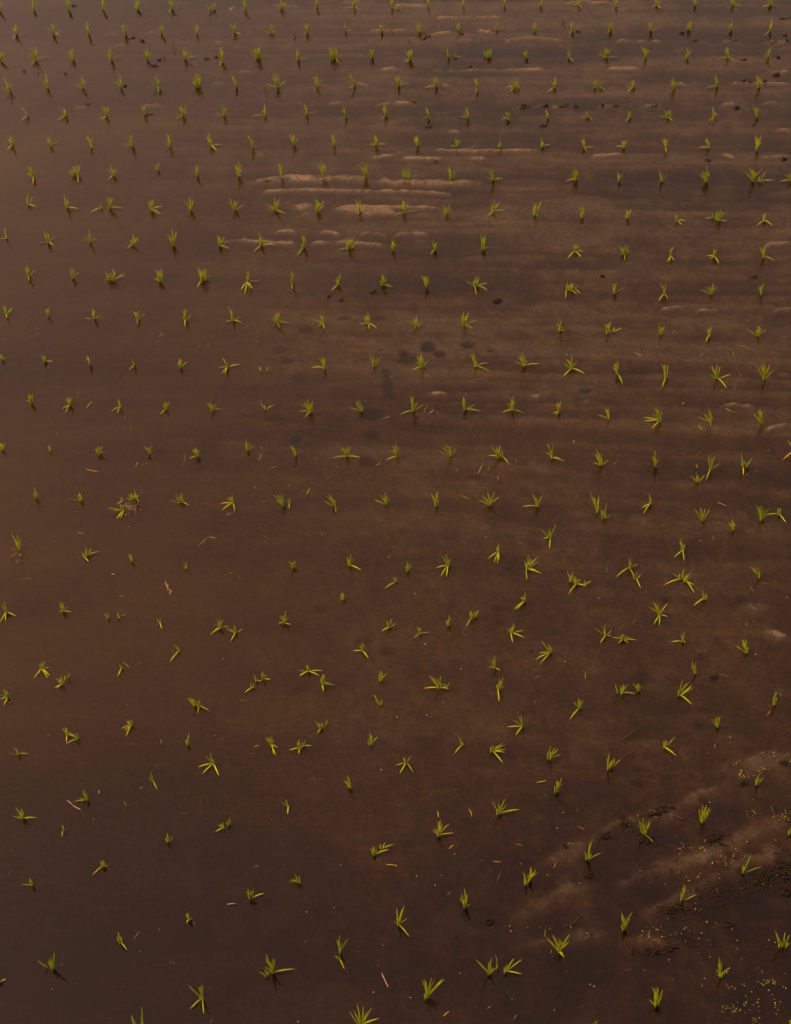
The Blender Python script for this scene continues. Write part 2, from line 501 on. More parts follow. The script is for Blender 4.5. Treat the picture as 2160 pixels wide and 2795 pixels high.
BITS_DATA = """D 0 850
480 30 515 8
855 65 890 45
1030 250 1105 270
1355 215 1395 185
680 660 655 750
740 822 795 762
1110 940 1128 1020
735 1345 850 1370
1160 1335 1180 1280
1190 1325 1285 1285
1580 1215 1572 1290
1555 1325 1572 1290
D 540 850
0 280 10 320
80 300 98 272
635 385 760 365
515 1278 542 1212
600 1355 688 1312
1005 1275 1025 1250
1170 1310 1210 1345
1520 1312 1560 1298
1590 910 1640 895
1420 750 1445 780
D 1080 850
400 70 420 92
1180 200 1230 205
340 845 375 885
670 1075 680 1040
790 1070 820 1095
1575 915 1625 882
1522 1125 1528 1095
705 1385 745 1305
790 1365 808 1305
865 1400 882 1440
1025 1260 1040 1298
505 1335 540 1372
240 870 280 790
280 870 330 840
D 1620 850
345 350 415 388
910 388 945 362
670 190 705 160
1600 210 1660 225
880 330 875 385
1255 290 1310 305
1245 525 1275 560
1205 645 1212 695
1130 825 1190 858
600 785 640 775
755 792 780 775
900 968 932 1012
870 1240 928 1185
875 1305 888 1338
1190 370 1210 340
F 1080 850
70 340 30 25
110 400 60 35
285 290 35 35
610 275 45 25
625 648 40 14
1640 660 45 20
830 318 25 12
380 345 30 20
F 540 850
685 315 40 28
765 400 40 20
870 540 40 25
915 135 55 25
1565 40 45 18
1260 40 45 18
1570 315 30 10
670 880 45 25
880 700 50 25
1500 1030 45 40
1510 850 60 35
1640 700 45 30
1620 570 30 70
1455 1260 45 25
410 860 40 18
840 1070 30 25
D 540 1290
5 625 90 545
90 545 165 560
545 530 612 575
255 865 312 852
350 872 360 920
530 465 545 425
245 362 285 345
780 235 790 265
925 185 958 125
1605 545 1628 580
585 75 605 55
1365 65 1395 50
D 1080 1290
550 190 638 225
670 95 690 115
865 20 885 68
D 1620 1290
1060 250 1150 290
115 855 125 798
1330 960 1370 1030
1420 945 1520 940
215 1360 280 1290
330 1300 370 1255
590 450 605 430
1025 578 1020 545
D 0 1290
170 912 280 905
430 560 510 540
665 512 710 520
1415 925 1438 990
1008 1050 1070 1065
1025 1225 1080 1208
S 0 1290
1435 955 1432 1005
1432 990 1470 1020
1450 1005 1455 1040
950 865 985 868
W 0 1290
155 720 50 60
1115 290 55 35
F 540 1290
1435 1410 55 30
1050 1130 55 22
600 800 35 15
1100 290 40 12
1560 740 22 18
1440 705 12 10
F 1080 1290
850 1140 20 12
910 1140 25 10
1200 165 30 18
680 15 35 18
900 1250 25 20
F 1620 1290
1275 1060 30 20
625 1060 25 12
1070 1410 25 15
810 580 25 12
D 0 1720
405 275 472 235
1190 1345 1225 1345
1050 275 1105 325
D 540 1720
480 995 525 985
440 1060 460 1052
350 590 430 605
D 1080 1720
1200 1300 1290 1280
1180 415 1250 385
D 1620 1720
1070 378 1175 410
1410 1055 1475 1035
1240 1245 1275 1205
1480 730 1505 685
R 1620 1720
245 940 405 838
255 1085 355 1028
F 0 1720
640 200 30 18
40 75 35 12
F 540 1720
890 450 60 40
1640 160 60 20
F 1080 1720
600 732 12 8
F 1620 1720
425 370 45 35
910 770 30 18
945 650 25 12
395 1170 40 15
400 1270 40 18
945 200 30 12
D 0 2140
1145 1325 1195 1255
D 540 2140
1500 675 1568 620
1605 687 1690 692
480 705 520 700
D 1080 2140
625 210 650 282
1550 360 1625 395
830 660 905 665
1030 510 1085 525
455 555 495 520
1350 720 1372 660
440 945 470 920
1270 1305 1280 1240
360 230 370 290
0 690 10 710
D 540 2560
105 730 128 695
D 1080 2560
405 670 460 625
1005 700 1040 655
1325 130 1335 105
780 605 820 580
S 0 2140
572 140 625 185
625 185 690 220
845 55 848 80
S 540 2140
255 1028 328 1024
1165 1060 1172 1050
S 540 2560
1570 300 1625 420
1620 400 1622 425
R 1080 2140
1440 1215 1500 1200
1500 1200 1590 1125
870 830 920 720
R 1620 2140
1520 180 1560 270
1560 270 1685 325
880 660 960 710
690 640 730 630
265 370 295 285
700 262 770 305
C 1620 2140
600 215 60 15
500 262 55 12
100 440 25 18
270 340 18 40
1020 460 40 20
430 465 30 35
1640 730 70 45
1650 915 40 25
540 1440 60 14
655 1400 25 18
465 1425 14 18
340 1438 12 16
1145 1195 15 20
1480 780 40 15
650 1080 50 15
830 1360 12 20
1430 820 35 20
C 1080 2140
805 1180 22 12
1445 535 8 12
1660 780 25 10
C 1620 1720
1290 1305 15 10
1030 410 25 10
1620 1140 20 10
C 540 0
160 490 10 12
80 505 30 8
C 1080 0
280 310 35 12
250 330 20 8
570 290 12 10
640 575 14 10
1090 900 40 8
1280 905 50 8
1100 920 60 8
1440 910 50 10
1545 910 25 10
1560 270 25 12
340 1380 30 8
280 1085 60 10
1265 1075 40 12
150 875 10 8
C 1620 0
760 285 22 25
1290 510 25 12
1580 490 20 25
80 900 18 15
190 905 30 8
520 905 30 8
1340 700 25 18
1290 690 12 8
1560 640 40 20
1620 160 70 10
1470 700 40 15
1230 920 25 25
980 1370 30 10
1630 1360 25 20
1660 345 14 8
1640 300 25 10
1200 350 40 6
860 350 40 5
1550 355 80 5
C 0 0
1135 325 25 9
1220 355 20 22
635 50 25 9
1070 735 18 12
1280 980 35 8
1320 560 25 14
1360 515 20 10
740 900 70 7
205 608 9 9
560 628 9 7
1180 1250 0 0
C 540 430
1490 1155 25 10
1125 1185 16 8
600 200 18 8
1230 1220 18 10
C 1080 430
870 1230 35 25
C 1620 430
80 1012 20 10
1370 1020 25 14
R 0 0
1485 420 1475 355
1400 490 1402 458
R 540 0
820 335 835 300
835 300 808 265
580 790 575 730
1295 1140 1290 1105
1630 240 1665 180
R 1080 0
760 710 765 680
110 350 125 320
1430 190 1420 150
1420 150 1445 185
100 865 105 835
730 345 728 315
R 1620 0
980 1130 985 1105
625 490 632 465
1270 920 1320 970
B 1620 2140
1080 950 300 130 170
1450 800 250 110 130
760 1080 220 80 70
780 1300 200 60 60
1120 480 100 60 30
1550 850 140 120 60
1600 600 90 80 20
K 1620 2140
1000 470 30 15 5
940 560 25 40 10
1150 630 130 60 28
1640 270 70 40 28
1380 250 50 40 12
780 560 80 40 14
500 260 60 25 10
300 330 130 120 16
900 780 40 60 8
560 1270 200 60 22
1000 900 600 500 60
1430 830 60 30 10
420 1270 60 40 8
1250 1400 40 40 4
780 1240 60 40 6
K 1620 2560
1510 380 60 40 22
1230 600 60 60 22
1560 570 40 60 16
1400 580 30 50 9
1390 700 60 40 20
1470 400 40 70 8
1190 430 15 12 5
1300 400 30 20 4
1640 290 20 30 4
1400 500 300 250 40
600 150 400 300 24
1640 430 40 30 4
K 1620 1720
1350 1230 130 40 20
1460 1180 60 40 14
1560 1090 30 40 8
1660 1070 30 20 10
1230 1140 40 40 8
1600 545 30 35 10
1250 500 800 500 14
K 1080 2140
1200 1230 300 60 18
1640 1290 50 30 10
1000 400 600 400 18"""
RIDGE_DATA = """0 0 a
890 285 1040 270
1250 265 1360 262
970 378 1100 365
630 905 790 900
1210 895 1400 885
1540 885 1640 880
810 55 920 50
1230 15 1680 10
540 0 a
400 275 480 262
1440 260 1688 255
120 705 290 695
380 720 480 690
1350 700 1480 725
1110 880 1240 870
1520 885 1650 875
150 350 210 352
1560 585 1688 580
360 600 450 600
270 70 340 65
650 30 860 50
1230 8 1400 8
1480 1345 1688 1310
520 1305 570 1310
1080 0 a
0 255 180 250
0 40 250 45
360 145 650 150 880 140
240 300 480 265
550 340 740 335
690 255 840 265
400 720 480 725
0 870 180 875
480 885 600 895
1030 905 1280 890
1310 900 1500 905
460 1110 580 1125
350 1270 480 1280 860 1280 1240 1270
60 1345 230 1345 400 1350
660 1345 770 1345
0 1295 100 1290
1480 20 1688 10
1080 0 b
940 345 1150 315 1420 335
300 590 640 590 1140 590 1250 585
1620 0 a
200 340 580 345
820 330 1000 350
1090 335 1280 350
1440 345 1660 350
140 580 400 578
1490 600 1688 605
700 700 800 720
1180 700 1688 710
0 895 230 900
420 890 600 900
1090 885 1220 880
1430 870 1580 865
1570 1105 1688 1105
1110 1310 1200 1340
0 1325 250 1310
1440 1340 1688 1320
870 260 930 245
0 15 120 10
540 430 w
440 195 600 178 740 162 1060 172 1300 158 1688 195
800 415 1000 410
1180 425 1688 418
850 470 1000 465
1280 470 1688 460
540 430 b
580 285 900 268 1120 275 1688 280
660 635 740 620 830 622
1040 630 1130 630 1220 650
1400 645 1480 632 1560 640 1610 665
200 705 400 695 560 715 830 725
980 720 1260 715 1450 730 1600 740
1080 430 b
0 280 150 280 350 295 470 305
0 415 180 418 380 425
10 650 150 640 290 650
1080 430 w
0 205 350 210 700 215
120 670 200 672
1620 430 a
1480 745 1688 715
880 1300 1080 1290
580 1285 760 1270
1540 1300 1688 1285
1620 850 a
1090 795 1230 780 1370 810
1580 520 1688 530
1480 1000 1640 960
1080 850 a
290 695 450 695
1590 755 1688 750
1150 720 1240 725
1620 1290 w
1570 180 1688 150
1270 1160 1440 1120
1450 1330 1688 1420
1620 2140 s
0 400 300 290 640 210 830 110 1200 -60 1500 -250
80 850 300 800 700 690 1000 560 1400 380 1700 280
380 1090 700 960 900 860 1200 700 1700 500
300 1260 600 1330 850 1370
-600 1350 -100 1260 200 1255
-700 1150 -300 900 0 850
-500 700 -200 560 60 420
1620 1720 s
1000 1180 1300 1130 1688 1050"""
Z = 540.0 / 1688.0
W0, H0 = 2160.0, 2795.0
random.seed(7)
rng = np.random.default_rng(11)

sc = bpy.context.scene
COL = sc.collection

# ------------------------------------------------------------------ camera
F = 4646.5
TH, RO, CH = math.radians(44.695), math.radians(-7.875), 5.02
AL = math.radians(-14.775)
fwd = np.array([0, math.cos(TH), -math.sin(TH)])
r0 = np.array([1.0, 0, 0]); u0 = np.cross(r0, fwd)
rgt = math.cos(RO) * r0 + math.sin(RO) * u0
upv = -math.sin(RO) * r0 + math.cos(RO) * u0
CAM = np.array([0, 0, CH])
cd = bpy.data.cameras.new("camera"); co = bpy.data.objects.new("camera", cd); COL.objects.link(co)
M = Matrix(((rgt[0], upv[0], -fwd[0], 0), (rgt[1], upv[1], -fwd[1], 0), (rgt[2], upv[2], -fwd[2], CH), (0, 0, 0, 1)))
co.matrix_world = M
cd.sensor_fit = 'HORIZONTAL'; cd.sensor_width = 36.0; cd.lens = 36.0 * F / W0
cd.clip_start = 0.1; cd.clip_end = 3000
sc.camera = co

def ray(p):
    d = fwd + (p[0] - W0 / 2) / F * rgt - (p[1] - H0 / 2) / F * upv
    return d
def at_z(p, z=0.0):                     # point of the world seen at pixel p on the level z
    d = ray(p); t = (z - CH) / d[2]
    return CAM + d * t
NAD = np.array([W0 / 2 + F * (-rgt[2]) / (-fwd[2]), H0 / 2 - F * (-upv[2]) / (-fwd[2])])
RT = np.array([math.cos(AL), math.sin(AL)]); RN = np.array([-RT[1], RT[0]])

# ------------------------------------------------------------------ helpers
def new_mesh(name, verts, faces, mat, parent=None, smooth=True, attr=None):
    me = bpy.data.meshes.new(name)
    me.from_pydata([tuple(map(float, v)) for v in verts], [], faces)
    if smooth:
        me.polygons.foreach_set('use_smooth', [True] * len(me.polygons))
    if attr:
        for k, vals in attr.items():
            a = me.attributes.new(k, 'FLOAT', 'POINT'); a.data.foreach_set('value', vals)
    me.materials.append(mat)
    o = bpy.data.objects.new(name, me); COL.objects.link(o)
    if parent is not None:
        o.parent = parent
    return o
def tag(o, label=None, cat=None, group=None, kind=None):
    if label: o['label'] = label
    if cat: o['category'] = cat
    if group: o['group'] = group
    if kind: o['kind'] = kind
    return o

# ------------------------------------------------------------------ materials
def mat(name):
    m = bpy.data.materials.new(name); m.use_nodes = True
    nt = m.node_tree; nt.nodes.clear()
    out = nt.nodes.new('ShaderNodeOutputMaterial')
    return m, nt, out
def N(nt, t, **kw):
    n = nt.nodes.new(t)
    for k, v in kw.items():
        if k.startswith('_'): setattr(n, k[1:], v)
        else: n.inputs[k.replace('__', ' ')].default_value = v
    return n
def ramp(nt, stops):
    n = nt.nodes.new('ShaderNodeValToRGB'); e = n.color_ramp.elements
    while len(e) < len(stops): e.new(0.5)
    for i, (p, c) in enumerate(stops):
        e[i].position = p; e[i].color = (*c, 1)
    return n

def mud_material():
    m, nt, out = mat('wet_mud')
    L = nt.links
    tc = N(nt, 'ShaderNodeTexCoord')
    mp = N(nt, 'ShaderNodeMapping'); mp.inputs['Rotation'].default_value = (0, 0, -AL); L.new(tc.outputs['Object'], mp.inputs['Vector'])
    st = N(nt, 'ShaderNodeMapping'); st.inputs['Scale'].default_value = (1.3, 7.0, 4.0); L.new(mp.outputs[0], st.inputs['Vector'])
    n1 = N(nt, 'ShaderNodeTexNoise', Scale=1.6, Detail=9.0, Roughness=0.62, Distortion=0.6); L.new(st.outputs[0], n1.inputs['Vector'])
    n2 = N(nt, 'ShaderNodeTexNoise', Scale=55.0, Detail=6.0, Roughness=0.7); L.new(mp.outputs[0], n2.inputs['Vector'])
    n3 = N(nt, 'ShaderNodeTexNoise', Scale=1.1, Detail=4.0, Roughness=0.55); L.new(mp.outputs[0], n3.inputs['Vector'])
    n4 = N(nt, 'ShaderNodeTexNoise', Scale=9.0, Detail=6.0, Roughness=0.6, Distortion=1.2); L.new(mp.outputs[0], n4.inputs['Vector'])
    base = ramp(nt, [(0.30, MUD[0]), (0.52, MUD[1]), (0.72, MUD[2])]); L.new(n1.outputs['Fac'], base.inputs[0])
    red = ramp(nt, [(0.4, (0.95, 1.0, 1.04)), (0.65, (1.03, 1.0, 0.92))]); L.new(n3.outputs['Fac'], red.inputs[0])
    m1 = N(nt, 'ShaderNodeMixRGB', _blend_type='MULTIPLY', Fac=1.0); L.new(base.outputs[0], m1.inputs[1]); L.new(red.outputs[0], m1.inputs[2])
    blot = ramp(nt, [(0.30, (0.35, 0.36, 0.42)), (0.45, (0.95, 0.95, 0.95)), (0.7, (1.4, 1.35, 1.3))]); L.new(n4.outputs['Fac'], blot.inputs[0])
    m2 = N(nt, 'ShaderNodeMixRGB', _blend_type='MULTIPLY', Fac=0.8); L.new(m1.outputs[0], m2.inputs[1]); L.new(blot.outputs[0], m2.inputs[2])
    gr = ramp(nt, [(0.32, (0.30, 0.30, 0.33)), (0.5, (1, 1, 1)), (0.7, (1.9, 1.85, 1.75))]); L.new(n2.outputs['Fac'], gr.inputs[0])
    m3 = N(nt, 'ShaderNodeMixRGB', _blend_type='MULTIPLY', Fac=0.8); L.new(m2.outputs[0], m3.inputs[1]); L.new(gr.outputs[0], m3.inputs[2])
    p = N(nt, 'ShaderNodeBsdfPrincipled', Roughness=0.55); p.inputs['Specular IOR Level'].default_value = 0.35
    # mud that stands above the water dries paler
    ge = N(nt, 'ShaderNodeNewGeometry'); sz = N(nt, 'ShaderNodeSeparateXYZ'); L.new(ge.outputs['Position'], sz.inputs[0])
    dr = N(nt, 'ShaderNodeMapRange', _interpolation_type='SMOOTHSTEP'); dr.inputs['From Min'].default_value = 0.0; dr.inputs['From Max'].default_value = 0.004; L.new(sz.outputs['Z'], dr.inputs['Value'])
    dc = N(nt, 'ShaderNodeMixRGB', _blend_type='MULTIPLY', Fac=1.0); L.new(m3.outputs[0], dc.inputs[1]); dc.inputs[2].default_value = (1.3, 1.35, 2.0, 1)
    dm = N(nt, 'ShaderNodeMixRGB'); L.new(dr.outputs[0], dm.inputs[0]); L.new(m3.outputs[0], dm.inputs[1]); L.new(dc.outputs[0], dm.inputs[2])
    L.new(dm.outputs[0], p.inputs['Base Color'])
    n5 = N(nt, 'ShaderNodeTexNoise', Scale=24.0, Detail=8.0, Roughness=0.72); L.new(mp.outputs[0], n5.inputs['Vector'])
    bp = N(nt, 'ShaderNodeBump', Strength=0.9, Distance=0.012); L.new(n5.outputs['Fac'], bp.inputs['Height']); L.new(bp.outputs[0], p.inputs['Normal'])
    L.new(p.outputs[0], out.inputs['Surface'])
    return m
MUD = [(0.0195, 0.0138, 0.0050), (0.0350, 0.0248, 0.0092), (0.053, 0.0378, 0.0160)]
M_MUD = mud_material()

def water_material():
    m, nt, out = mat('muddy_water')
    L = nt.links
    tc = N(nt, 'ShaderNodeTexCoord')
    nz = N(nt, 'ShaderNodeTexNoise', Scale=7.0, Detail=3.0, Roughness=0.5); L.new(tc.outputs['Object'], nz.inputs['Vector'])
    bp = N(nt, 'ShaderNodeBump', Strength=0.10, Distance=0.004); L.new(nz.outputs['Fac'], bp.inputs['Height'])
    fr = N(nt, 'ShaderNodeFresnel', IOR=1.34); L.new(bp.outputs[0], fr.inputs['Normal'])
    gl = N(nt, 'ShaderNodeBsdfGlossy', Roughness=0.02); gl.inputs['Color'].default_value = (1, 1, 1, 1); L.new(bp.outputs[0], gl.inputs['Normal'])
    tr = N(nt, 'ShaderNodeBsdfTransparent')
    # clay held in suspension: drifting clouds of it, thicker over the deeper, left side of the plot
    mp = N(nt, 'ShaderNodeMapping'); mp.inputs['Rotation'].default_value = (0, 0, -AL); mp.inputs['Scale'].default_value = (0.8, 2.2, 1); L.new(tc.outputs['Object'], mp.inputs['Vector'])
    cl = N(nt, 'ShaderNodeTexNoise', Scale=0.7, Detail=5.0, Roughness=0.6, Distortion=0.4); L.new(mp.outputs[0], cl.inputs['Vector'])
    sx = N(nt, 'ShaderNodeSeparateXYZ'); L.new(tc.outputs['Object'], sx.inputs[0])
    c1 = N(nt, 'ShaderNodeMapRange', _interpolation_type='SMOOTHSTEP'); c1.inputs['From Min'].default_value = -2.2; c1.inputs['From Max'].default_value = 0.6
    c1.inputs['To Min'].default_value = 0.29; c1.inputs['To Max'].default_value = 0.10; L.new(sx.outputs['X'], c1.inputs['Value'])
    c2 = N(nt, 'ShaderNodeMapRange', _interpolation_type='SMOOTHSTEP'); c2.inputs['From Min'].default_value = 2.9; c2.inputs['From Max'].default_value = 5.0
    c2.inputs['To Min'].default_value = 0.10; c2.inputs['To Max'].default_value = 1.0; L.new(sx.outputs['Y'], c2.inputs['Value'])  # thins the clay tone toward the near edge, imitating lens falloff
    c3 = N(nt, 'ShaderNodeMapRange'); c3.inputs['From Min'].default_value = 0.3; c3.inputs['From Max'].default_value = 0.7
    c3.inputs['To Min'].default_value = 0.45; c3.inputs['To Max'].default_value = 1.5; L.new(cl.outputs['Fac'], c3.inputs['Value'])
    m1 = N(nt, 'ShaderNodeMath', _operation='MULTIPLY'); L.new(c1.outputs[0], m1.inputs[0]); L.new(c2.outputs[0], m1.inputs[1])
    cr = N(nt, 'ShaderNodeMath', _operation='MULTIPLY', _use_clamp=True); L.new(m1.outputs[0], cr.inputs[0]); L.new(c3.outputs[0], cr.inputs[1])
    df = N(nt, 'ShaderNodeBsdfDiffuse'); df.inputs['Color'].default_value = (0.041, 0.0236, 0.0053, 1)
    mt = N(nt, 'ShaderNodeMixShader'); L.new(cr.outputs[0], mt.inputs[0]); L.new(tr.outputs[0], mt.inputs[1]); L.new(df.outputs[0], mt.inputs[2])
    mx = N(nt, 'ShaderNodeMixShader'); L.new(fr.outputs[0], mx.inputs[0]); L.new(mt.outputs[0], mx.inputs[1]); L.new(gl.outputs[0], mx.inputs[2])
    L.new(mx.outputs[0], out.inputs['Surface'])
    va = N(nt, 'ShaderNodeVolumeAbsorption', Density=WDENS); va.inputs['Color'].default_value = (0.73, 0.595, 0.40, 1)
    L.new(va.outputs[0], out.inputs['Volume'])
    return m
WDENS = 105.0
M_WATER = water_material()

def leaf_material(name, stops, trans, rough=0.45):
    m, nt, out = mat(name)
    L = nt.links
    a = N(nt, 'ShaderNodeAttribute', _attribute_name='tint')
    oi = N(nt, 'ShaderNodeObjectInfo')
    ad = N(nt, 'ShaderNodeMath', _operation='MULTIPLY_ADD'); L.new(oi.outputs['Random'], ad.inputs[0]); ad.inputs[1].default_value = 0.24; L.new(a.outputs['Fac'], ad.inputs[2])
    r = ramp(nt, stops); L.new(ad.outputs[0], r.inputs[0])
    p = N(nt, 'ShaderNodeBsdfPrincipled', Roughness=rough); p.inputs['Specular IOR Level'].default_value = 0.2
    L.new(r.outputs[0], p.inputs['Base Color'])
    t = N(nt, 'ShaderNodeBsdfTranslucent'); 
    br = N(nt, 'ShaderNodeMixRGB', _blend_type='MULTIPLY', Fac=1.0); L.new(r.outputs[0], br.inputs[1]); br.inputs[2].default_value = (1.25, 1.2, 0.5, 1); L.new(br.outputs[0], t.inputs['Color'])
    mx = N(nt, 'ShaderNodeMixShader'); mx.inputs[0].default_value = trans
    L.new(p.outputs[0], mx.inputs[1]); L.new(t.outputs[0], mx.inputs[2]); L.new(mx.outputs[0], out.inputs['Surface'])
    return m
M_LEAF = leaf_material('young_rice_leaf', [(0.0, (0.0554, 0.1030, 0.0011)), (0.45, (0.1218, 0.1759, 0.0015)), (0.8, (0.1993, 0.2488, 0.0022)), (1.0, (0.2953, 0.2659, 0.0074))], 0.42)
M_FALL = leaf_material('yellowing_rice_leaf', [(0.0, (0.1119, 0.1722, 0.0016)), (0.5, (0.2042, 0.2669, 0.0024)), (0.85, (0.2767, 0.3186, 0.0040)), (1.0, (0.2675, 0.2138, 0.0072))], 0.30)
M_SCRAP = leaf_material('rotting_leaf_scrap', [(0.0, (0.10, 0.115, 0.004)), (0.6, (0.20, 0.20, 0.006)), (1.0, (0.28, 0.21, 0.012))], 0.2)
M_STEM = leaf_material('rice_stem_sheath', [(0.0, (0.0595, 0.1185, 0.0060)), (1.0, (0.1361, 0.1976, 0.0120))], 0.25)

def plain(name, col, rough=0.7, var=0.5, scale=60.0, spec=0.4):
    m, nt, out = mat(name); L = nt.links
    tc = N(nt, 'ShaderNodeTexCoord')
    nz = N(nt, 'ShaderNodeTexNoise', Scale=scale, Detail=5.0, Roughness=0.65); L.new(tc.outputs['Object'], nz.inputs['Vector'])
    r = ramp(nt, [(0.3, tuple(c * (1 - var) for c in col)), (0.7, tuple(min(1, c * (1 + var)) for c in col))]); L.new(nz.outputs['Fac'], r.inputs[0])
    p = N(nt, 'ShaderNodeBsdfPrincipled', Roughness=rough); p.inputs['Specular IOR Level'].default_value = spec
    L.new(r.outputs[0], p.inputs['Base Color'])
    bp = N(nt, 'ShaderNodeBump', Strength=0.6, Distance=0.003); L.new(nz.outputs['Fac'], bp.inputs['Height']); L.new(bp.outputs[0], p.inputs['Normal'])
    L.new(p.outputs[0], out.inputs['Surface'])
    return m
M_CLOD = plain('dark_sodden_mud', (0.008, 0.006, 0.004), 0.95, 0.5, 90, 0.1)
M_TWIG = plain('rotted_straw', (0.020, 0.012, 0.007), 0.8, 0.5, 120, 0.25)
M_STRAW = plain('bleached_straw', (0.12, 0.095, 0.07), 0.6, 0.25, 80)
M_ROOT = plain('muddy_roots', (0.05, 0.029, 0.013), 0.8, 0.4, 120)
M_WEED = plain('duckweed_fronds', (0.165, 0.175, 0.006), 0.5, 0.5, 40)
M_SPECK = plain('pale_husk_specks', (0.22, 0.18, 0.08), 0.6, 0.4, 40)


# ------------------------------------------------------------------ noise
def vnoise(x, y, seed):
    r = np.random.default_rng(seed); tab = r.random((256, 256))
    xi = np.floor(x).astype(int); yi = np.floor(y).astype(int)
    fx = x - xi; fy = y - yi
    fx = fx * fx * (3 - 2 * fx); fy = fy * fy * (3 - 2 * fy)
    a = tab[xi & 255, yi & 255]; b = tab[(xi + 1) & 255, yi & 255]
    c = tab[xi & 255, (yi + 1) & 255]; d = tab[(xi + 1) & 255, (yi + 1) & 255]
    return (a + (b - a) * fx) * (1 - fy) + (c + (d - c) * fx) * fy - 0.5
def fbm(x, y, seed, octv=4, gain=0.5):
    s = 0; a = 1
    for i in range(octv):
        s = s + a * vnoise(x * 2 ** i + 17 * i, y * 2 ** i + 31 * i, seed + i); a *= gain
    return s

# ------------------------------------------------------------------ parsing
def blocks(txt):
    kind = ox = oy = None
    for ln in txt.strip().split('\n'):
        m = re.match(r'^([A-Z]) (\d+) (\d+)$', ln)
        if m: kind, ox, oy = m[1], int(m[2]), int(m[3]); continue
        yield kind, ox, oy, ln
plants = []
for kind, ox, oy, ln in blocks(SEED_DATA):
    b, t = ln.split('|')
    v = np.array([float(z) for z in (b + ' ' + t).split()]).reshape(-1, 2) * Z + [ox, oy]
    plants.append(v)
hills = []                                # stems that stand within a hand's breadth are one hill
for v in plants:
    for h in hills:
        dd = np.hypot(*(v[0] - h[0][0]))
        if dd < 24:
            if dd > 7: h.append(v)
            break
    else:
        hills.append([v])
bits = {}
for kind, ox, oy, ln in blocks(BITS_DATA):
    bits.setdefault(kind, []).append((ox, oy, [float(z) for z in ln.split()]))
ridges = []
for ln in RIDGE_DATA.strip().split('\n'):
    q = ln.split()
    if q[-1].isalpha(): rox, roy, rk = int(q[0]), int(q[1]), q[2]; continue
    v = np.array([float(z) for z in q]).reshape(-1, 2) * Z + [rox, roy]
    ridges.append((rk, np.array([at_z(p)[:2] for p in v])))

# ------------------------------------------------------------------ ground
def axis(lo, hi, step, far):
    a = list(np.arange(lo, hi, step)); s = step; x = a[-1]; hi_l = []
    while x < far: s *= 1.35; x += s; hi_l.append(x)
    s = step; x = a[0]; lo_l = []
    while x > -far: s *= 1.35; x -= s; lo_l.append(x)
    return np.array(lo_l[::-1] + a + hi_l)
STEP = 0.0115
gx = axis(-2.9, 3.2, STEP, 400.0); gy = axis(2.35, 9.6, STEP, 400.0)
X, Y = np.meshgrid(gx, gy)
px_r = (X * rgt[0] + Y * rgt[1] - CH * rgt[2]); px_f = (X * fwd[0] + Y * fwd[1] - CH * fwd[2]); px_u = (X * upv[0] + Y * upv[1] - CH * upv[2])
pf = np.maximum(px_f, 0.5)
U = np.clip(0.5 + F * px_r / pf / W0, -0.3, 1.3); V = np.clip(0.5 - F * px_u / pf / H0, -0.3, 1.3)   # where a spot lies across / along the plot
T_ = X * RT[0] + Y * RT[1]; N_ = X * RN[0] + Y * RN[1]
sm = lambda a, b, x: np.clip((x - a) / (b - a), 0, 1) ** 2 * (3 - 2 * np.clip((x - a) / (b - a), 0, 1))
rough_zone = np.clip(0.35 + 0.75 * sm(0.15, 0.75, U) * (1 - 0.5 * sm(0.3, 0.5, V) * (1 - sm(0.7, 0.9, V))) + 0.2 * (1 - sm(0.1, 0.3, V)), 0, 1.2)
Hm = -0.0105 - 0.015 * (1 - sm(0.0, 0.5, U)) * (0.45 + 0.55 * sm(0.1, 0.35, V)) - 0.019 * sm(0.60, 0.97, V) - 0.004 * (1 - sm(0.0, 0.2, V))  # also sinks toward the near edge, so depth imitates the foreground's lens falloff
Hm += 0.006 * fbm(T_ * 0.9, N_ * 2.2, 1)
Hm += rough_zone * (0.022 * fbm(T_ * 0.7, N_ * 6.5, 5, 4, 0.6) + 0.010 * fbm(T_ * 0.35, N_ * 14, 45, 2, 0.5)) * (1 - 0.85 * sm(0.45, 0.62, V))     # drag lines of the planter, along the rows
Hm += rough_zone * 0.012 * fbm(X * 9, Y * 9, 9, 4, 0.65)
Hm += (0.3 + 0.7 * rough_zone) * 0.0065 * fbm(X * 34, Y * 34, 13, 2, 0.7)
rg = 1 - 2 * np.abs(vnoise(T_ * 0.55 + 3 * vnoise(T_ * 1.3, N_ * 1.3, 91), N_ * 9.5, 92)) ; rg = np.clip(rg, 0, 1) ** 5
rg2 = 1 - 2 * np.abs(vnoise(T_ * 0.8, N_ * 16.0, 95)); rg2 = np.clip(rg2, 0, 1) ** 6
Hm += np.clip(rough_zone, 0, 1) * (0.0125 * rg + 0.009 * rg2) * (1 - sm(0.42, 0.58, V)) * (0.35 + 0.65 * sm(0.1, 0.5, U))   # fine combed furrows
Hm = -0.0035 - 0.006 * np.log1p(np.exp(-(Hm + 0.0035) / 0.006)) + 0.0012                      # the puddled bed stays just under water
def stamp(cx, cy, R):
    i0, i1 = np.searchsorted(gx, [cx - R, cx + R]); j0, j1 = np.searchsorted(gy, [cy - R, cy + R])
    return slice(j0, j1), slice(i0, i1)
RK = {'a': (0.0105, 0.024), 'b': (0.0105, 0.029), 'w': (0.026, 0.018), 's': (0.030, 0.0175)}
